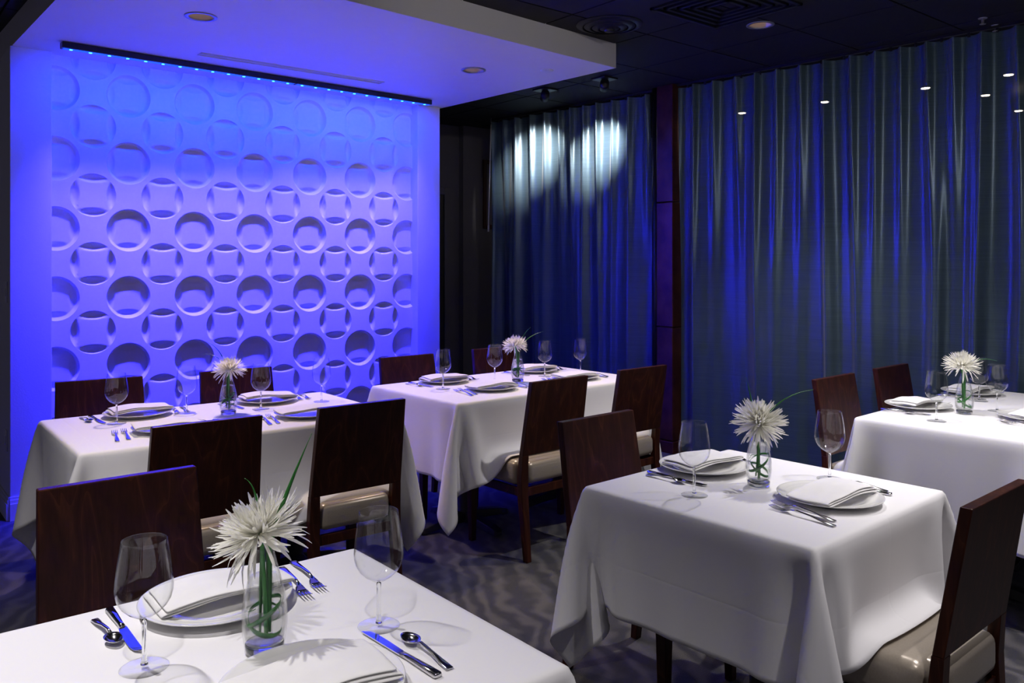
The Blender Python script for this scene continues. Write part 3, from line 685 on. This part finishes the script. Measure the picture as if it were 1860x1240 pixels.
def make_napkin(seed):
    rnd = random.Random(seed); t = empty('napkin'); th = .0050; hx = .128
    def ztop(x, y): return .0215+.010*math.exp(-((x-.03)/.07)**2)*(1-.25*(y/.065)**2)+.004*math.sin(9*x+seed)+.002*math.sin(40*y+seed)*(x/.128)
    NL = 3; ny = 9; mb = MB(); path = []
    for l in range(NL):                                 # accordion-folded sheet
        n = 16; xs = [(-hx+2*hx*k/n) for k in range(n+1)]
        if l % 2: xs = xs[::-1]
        ins = .0+.0025*l
        for k, x in enumerate(xs):
            e = abs(x)/hx; x2 = x*(1-ins/hx)
            path.append((x2, l, 0))
        if l < NL-1: path.append(((xs[-1]/hx)*(hx+.003), l+.5, 1))
    v = []; f = []
    for j in range(ny+1):
        y = -.066+.132*j/ny
        for x, l, _ in path:
            pinch = 1-.25*max(0, (abs(x)/hx-.8)/.2)
            yy = y*(1+.02*math.sin(30*x+l))+.003*(l-1.5)*(1 if seed % 2 else -1)
            base = ztop(x, yy)+.0015*l*max(0, x/hx)
            v.append((x, yy, base+l*th*pinch))
    n = len(path)
    for j in range(ny):
        for i in range(n-1): f.append([j*n+i, j*n+i+1, (j+1)*n+i+1, (j+1)*n+i])
    o = mb.add(v, f, True).build('folded_sheet', M['napkin'], t)
    md = o.modifiers.new('s', 'SOLIDIFY'); md.thickness = .0036; md.offset = 0
    md = o.modifiers.new('u', 'SUBSURF'); md.levels = md.render_levels = 1
    return t
def make_glass():
    t = empty('wine_glass')
    bo = [(.0042,.0800),(.0075,.0830),(.0150,.0870),(.0260,.0940),(.0360,.1040),(.0425,.1150),(.0455,.1270),(.0460,.1360),(.0450,.1500),(.0430,.1680),(.0400,.1880),(.0372,.2050),(.0362,.2130)]
    bi = [(r-.0011, z) for r, z in bo[::-1] if z > .0871]; bi[0] = (.0352,.2133); bi += [(.014,.0885),(0,.0860)]
    MB().lathe(bo+[(.0357,.2136)]+bi, 48).build('bowl', M['thin_glass'], t)
    MB().lathe([(0,.0055),(.0062,.0060),(.0046,.012),(.0038,.025),(.0036,.05),(.0037,.07),(.0044,.0795),(.0030,.0815),(0,.0825)], 24).build('stem', M['solid_glass'], t)
    MB().lathe([(0,.0053),(.010,.0048),(.022,.0030),(.034,.0018),(.0385,.0014),(.0392,.0007),(.0385,0),(0,0)], 48).build('foot', M['thin_glass'], t); return t
def make_vase():
    t = empty('bud_vase')
    ou = [(.030,.0),(.0335,.003),(.0345,.015),(.0375,.035),(.0388,.055),(.0380,.075),(.0345,.100),(.0285,.125),(.0220,.150),(.0175,.168),(.0168,.176),(.0178,.180)]
    inn = [(.0165,.1798),(.0155,.176),(.0160,.168),(.0205,.150),(.0268,.125),(.0328,.100),(.0363,.075),(.0371,.055),(.0358,.035),(.0325,.022),(.020,.018),(0,.0175)]
    MB().lathe(ou+inn, 48).build('glass_body', M['thin_glass'], t)
    MB().lathe([(0,.0005),(.029,.0005),(.0322,.004),(.0332,.015),(.031,.0172),(0,.0168)], 40).build('thick_base', M['solid_glass'], t)
    MB().lathe([(0,.0185),(.0195,.0190),(.0318,.0235),(.0350,.036),(.0363,.055),(.0355,.075),(.0320,.100),(.0262,.1245),(.0245,.1310),(0,.1305)], 40).build('water', M['water'], t); return t
def make_flower(seed, n=270, R=.074):
    rnd = random.Random(seed); t = empty('chrysanthemum'); mb = MB()
    for i in range(n):
        u = (i+.5)/n; az = i*2.39996+rnd.uniform(-.2,.2)
        el = math.radians(88-118*u**.85+rnd.uniform(-9,9)); ln_ = R*(.48+.55*u**.6)*rnd.uniform(.86,1.1)
        d = Vector((math.cos(el)*math.cos(az), math.cos(el)*math.sin(az), math.sin(el)))
        side = Vector((-math.sin(az), math.cos(az), 0)); upv = side.cross(d)*-1
        curl = rnd.uniform(-.05,.42)-(.35 if u > .86 and rnd.random() < .55 else 0); sw = rnd.uniform(-.25,.25)
        o = Vector((math.cos(az)*.010*u**.5, math.sin(az)*.010*u**.5, .004*(1-u))); secs = []
        w0 = .0024+.0008*rnd.random()
        for s in (0,.25,.5,.72,.9,1):
            q = o+d*(ln_*s)+upv*(ln_*curl*s**2.4)+side*(ln_*sw*s*s*.5); hw = w0*(.75+.6*s if s < .7 else 1.17*(1-((s-.7)/.34)**2))
            secs.append([q-side*hw+upv*hw*.5, q-upv*hw*.2, q+side*hw+upv*hw*.5])
        mb.loft(secs, False, True, closed=False)
    o = mb.build('petals', M['petal'], t); o['kind'] = 'stuff'
    MB().lathe([(0,-.012),(.005,-.010),(.008,-.005),(.006,-.001),(0,.0)], 16).build('calyx', M['stem'], t)
    return t
def blade(pts, w0, name, label, group, loc, twist=None):
    t = empty(name, loc); tag(t, label, 'grass blade', group); P_ = [Vector(p) for p in pts]; secs = []
    n = len(P_)
    for i, p in enumerate(P_):
        tg = (P_[min(i+1,n-1)]-P_[max(i-1,0)]).normalized(); u = i/(n-1)
        ref = Vector((FW[0], FW[1], .25)) if twist is None else Vector((p.x, p.y, 0)).normalized() if twist == 'r' else twist
        sd = tg.cross(ref).normalized(); nm_ = sd.cross(tg); hw = max(.0006, w0*(1-(u**2.2))*(.6+.4*min(1, u*5)))
        secs.append([p-sd*hw+nm_*hw*.25, p-nm_*.0003, p+sd*hw+nm_*hw*.25, p+nm_*.0006])
    MB().loft(secs, True, True).build('leaf_blade', M['leaf'], t); return t
def bez(a, b, c, n=18):
    a, b, c = Vector(a), Vector(b), Vector(c)
    return [a*(1-u)**2+b*2*u*(1-u)+c*u*u for u in [k/n for k in range(n+1)]]

proto = {}
def put(kind, loc, rz, label, cat, group, mk):
    if kind not in proto: o = proto[kind] = mk()
    else: o = copy_tree(proto[kind])
    o.location = loc; o.rotation_euler = (0,0,rz); tag(o, label, cat, group); return o
# settings: table, plate pixel or world, side (+1 diner looks towards the relief wall), place words, glass pixel, overrides
SET = [
 (4,(2.194,1.262),1,'room side',(1507,869.5),{}), (4,(2.205,1.715),-1,'relief-wall side',(1261,899),{}),
 (5,(.577,1.640),-1,'relief-wall side',(262,1212),{}), (5,(.574,1.205),1,'room side',(688,1136),{}),
 (1,(1.029,3.925),-1,'relief-wall side, left-pier end',(211.6,769),{}), (1,(1.039,3.50),1,'room side, left-pier end',(339,750),{}),
 (1,(1.625,3.92),-1,'relief-wall side, right-pier end',(473.8,742.8),{}), (1,(1.620,3.45),1,'room side, right-pier end',(584,729),{}),
 (2,(2.692,3.94),-1,'relief-wall side, away from the pillar',(804.6,706),{}), (2,(2.735,3.55),1,'room side, away from the pillar',(898.6,693),{}),
 (2,(3.400,3.96),-1,'relief-wall side, pillar end',(989.6,683),{}), (2,(3.378,3.57),1,'room side, pillar end',(1054,678),{}),
 (3,(3.945,1.82),-1,'relief-wall side, away from the curtain',(1701,764.5),{}), (3,(4.590,1.84),-1,'relief-wall side, curtain end',(1778.7,728),{}),
 (3,(4.035,1.36),1,'room side, away from the curtain',(1811,746),{}),
]
rn = random.Random(3)
naps = [make_napkin(k) for k in (1, 2, 3)]; nap_used = [False]*3
for k, (ti, (x, y), s, wd, gp, ov) in enumerate(SET):
    nm = TB[ti][6]; trz = TB[ti][4]; base = trz+(PI if s < 0 else 0)
    ax = Vector((math.cos(base), math.sin(base), 0)); ay = Vector((-math.sin(base), math.cos(base), 0)); c = Vector((x, y, ZT))
    sm = 'setting at '+nm+', '+wd
    put('plate', c, rn.uniform(0,6), 'white dinner plate on '+nm+', '+wd, 'plate', 'dinner plates', make_plate)
    kk = k % 3
    o = naps[kk] if not nap_used[kk] else copy_tree(naps[kk]); nap_used[kk] = True
    o.location = c-ax*.012-ay*.012+Vector((0,0,-.0005)); o.rotation_euler = (0,0,base+rn.uniform(-.06,.06)-.05); tag(o, 'white folded napkin on a plate, '+nm+', '+wd, 'napkin', 'folded napkins')
    j = lambda a: rn.uniform(-a, a)
    for q, (fx, fy, w_) in enumerate(((-.166,-.012,'inner'), (-.204,-.022,'outer'))):
        put('fork', c+ax*(fx+j(.004))+ay*(fy+j(.008)), base-.15+j(.02), '%s fork, %s, %s' % (w_, nm, wd), 'fork', 'forks', make_fork)
    put('knife', c+ax*(.172+j(.004))+ay*(.018+j(.008)), base+.02+j(.05), 'table knife, %s, %s' % (nm, wd), 'knife', 'knives', make_knife)
    put('spoon', c+ax*(.206+j(.004))+ay*(-.005+j(.01)), base+.04+j(.06), 'teaspoon, %s, %s' % (nm, wd), 'spoon', 'spoons', make_spoon)
    g = P(*gp, ZT); put('glass', g, 0, 'empty wine glass on %s, %s' % (nm, wd), 'wine glass', 'wine glasses', make_glass)
# vases, flowers and grass
def cam_off(dx, dz, dd=0): return Vector((RT[0]*dx+FW[0]*dd, RT[1]*dx+FW[1]*dd, dz))
VZ = [ # table, base pixel, bloom offset (right, up), tilt (right, toward viewer), blades (bend, tip)
 (1,(414.8,752),(.004,.205),(0,.15),[((-.03,.30),(-.115,.325)), ((-.03,.27),(-.125,.268))],.070),
 (2,(940.4,693),(-.015,.212),(-.15,.15),[((.02,.27),(.075,.312)), ((.04,.26),(.150,.288))],.068),
 (3,(1751.6,751),(-.01,.222),(-.05,.25),[((.05,.27),(.165,.235)), ((-.01,.25),(-.02,.20))],.074),
 (4,(1378,882),(.002,.195),(-.05,.85),[((-.015,.26),(-.030,.325)), ((.06,.275),(.178,.288))],.077),
 (5,(480.6,1181),(-.010,.205),(-.45,.30),[((.018,.24),(.075,.372)), ((-.015,.285),(-.045,.292))],.080)]
for k, (ti, bp, (bx_, bz_), (tr_, tf_), bl, R) in enumerate(VZ):
    nm = TB[ti][6]; b = P(*bp, ZT)
    put('vase', b, 0, 'small clear glass bud vase on '+nm, 'vase', 'bud vases', make_vase)
    fl = make_flower(20+k, R=R); head = cam_off(bx_, bz_); fl.location = b+head
    axis = cam_off(tr_, 1, -tf_).normalized(); q = Vector((0,0,1)).rotation_difference(axis); fl.rotation_mode = 'QUATERNION'; fl.rotation_quaternion = q
    tag(fl, 'white spider chrysanthemum in the vase on '+nm, 'flower', 'white chrysanthemums')
    qi = q.inverted(); root = Vector((.004,.002,.024))-head
    pts = [qi @ p for p in bez(Vector((0,0,0))-axis*.01, Vector((head.x*.1, head.y*.1, .14))-head, root, 12)]
    MB().tube(pts, .0036, 10).build('flower_stem', M['stem'], fl)
    for i, ((mx_, mz_), (tx_, tz_)) in enumerate(bl):
        r0 = Vector((.008*math.cos(i*2.5), .008*math.sin(i*2.5), .03)); neck = cam_off(.006*(1 if tx_ > 0 else -1), .178, .004)
        pts = bez(r0, (r0+neck)/2, neck, 6)[:-1]+bez(neck, cam_off(mx_, mz_, .02), cam_off(tx_, tz_, .03), 16)
        blade(pts, .0058 if (ti == 5 and i == 0) else .0036, 'grass_blade', ('taller' if i == 0 else 'lower')+' green grass blade rising from the vase on '+nm, 'grass blades', b)
    for i in range(2):                                  # blades coiled inside the vase
        rr = random.Random(50+k*3+i); a0 = rr.uniform(0,6.28); sg = 1 if i else -1; tilt = rr.uniform(.5,1)*.022; pts = []
        for q_ in range(31):
            u = q_/30; a = a0+sg*(u*7.2); r = .0285-.004*u; pts.append((r*math.cos(a), r*math.sin(a), .044+.018*i+.028*u+tilt*math.sin(a+i*2)))
        blade(pts, .0046, 'coiled_leaf', ('higher' if i else 'lower')+' green leaf coiled inside the vase on '+nm, 'coiled leaves', b, twist='r')
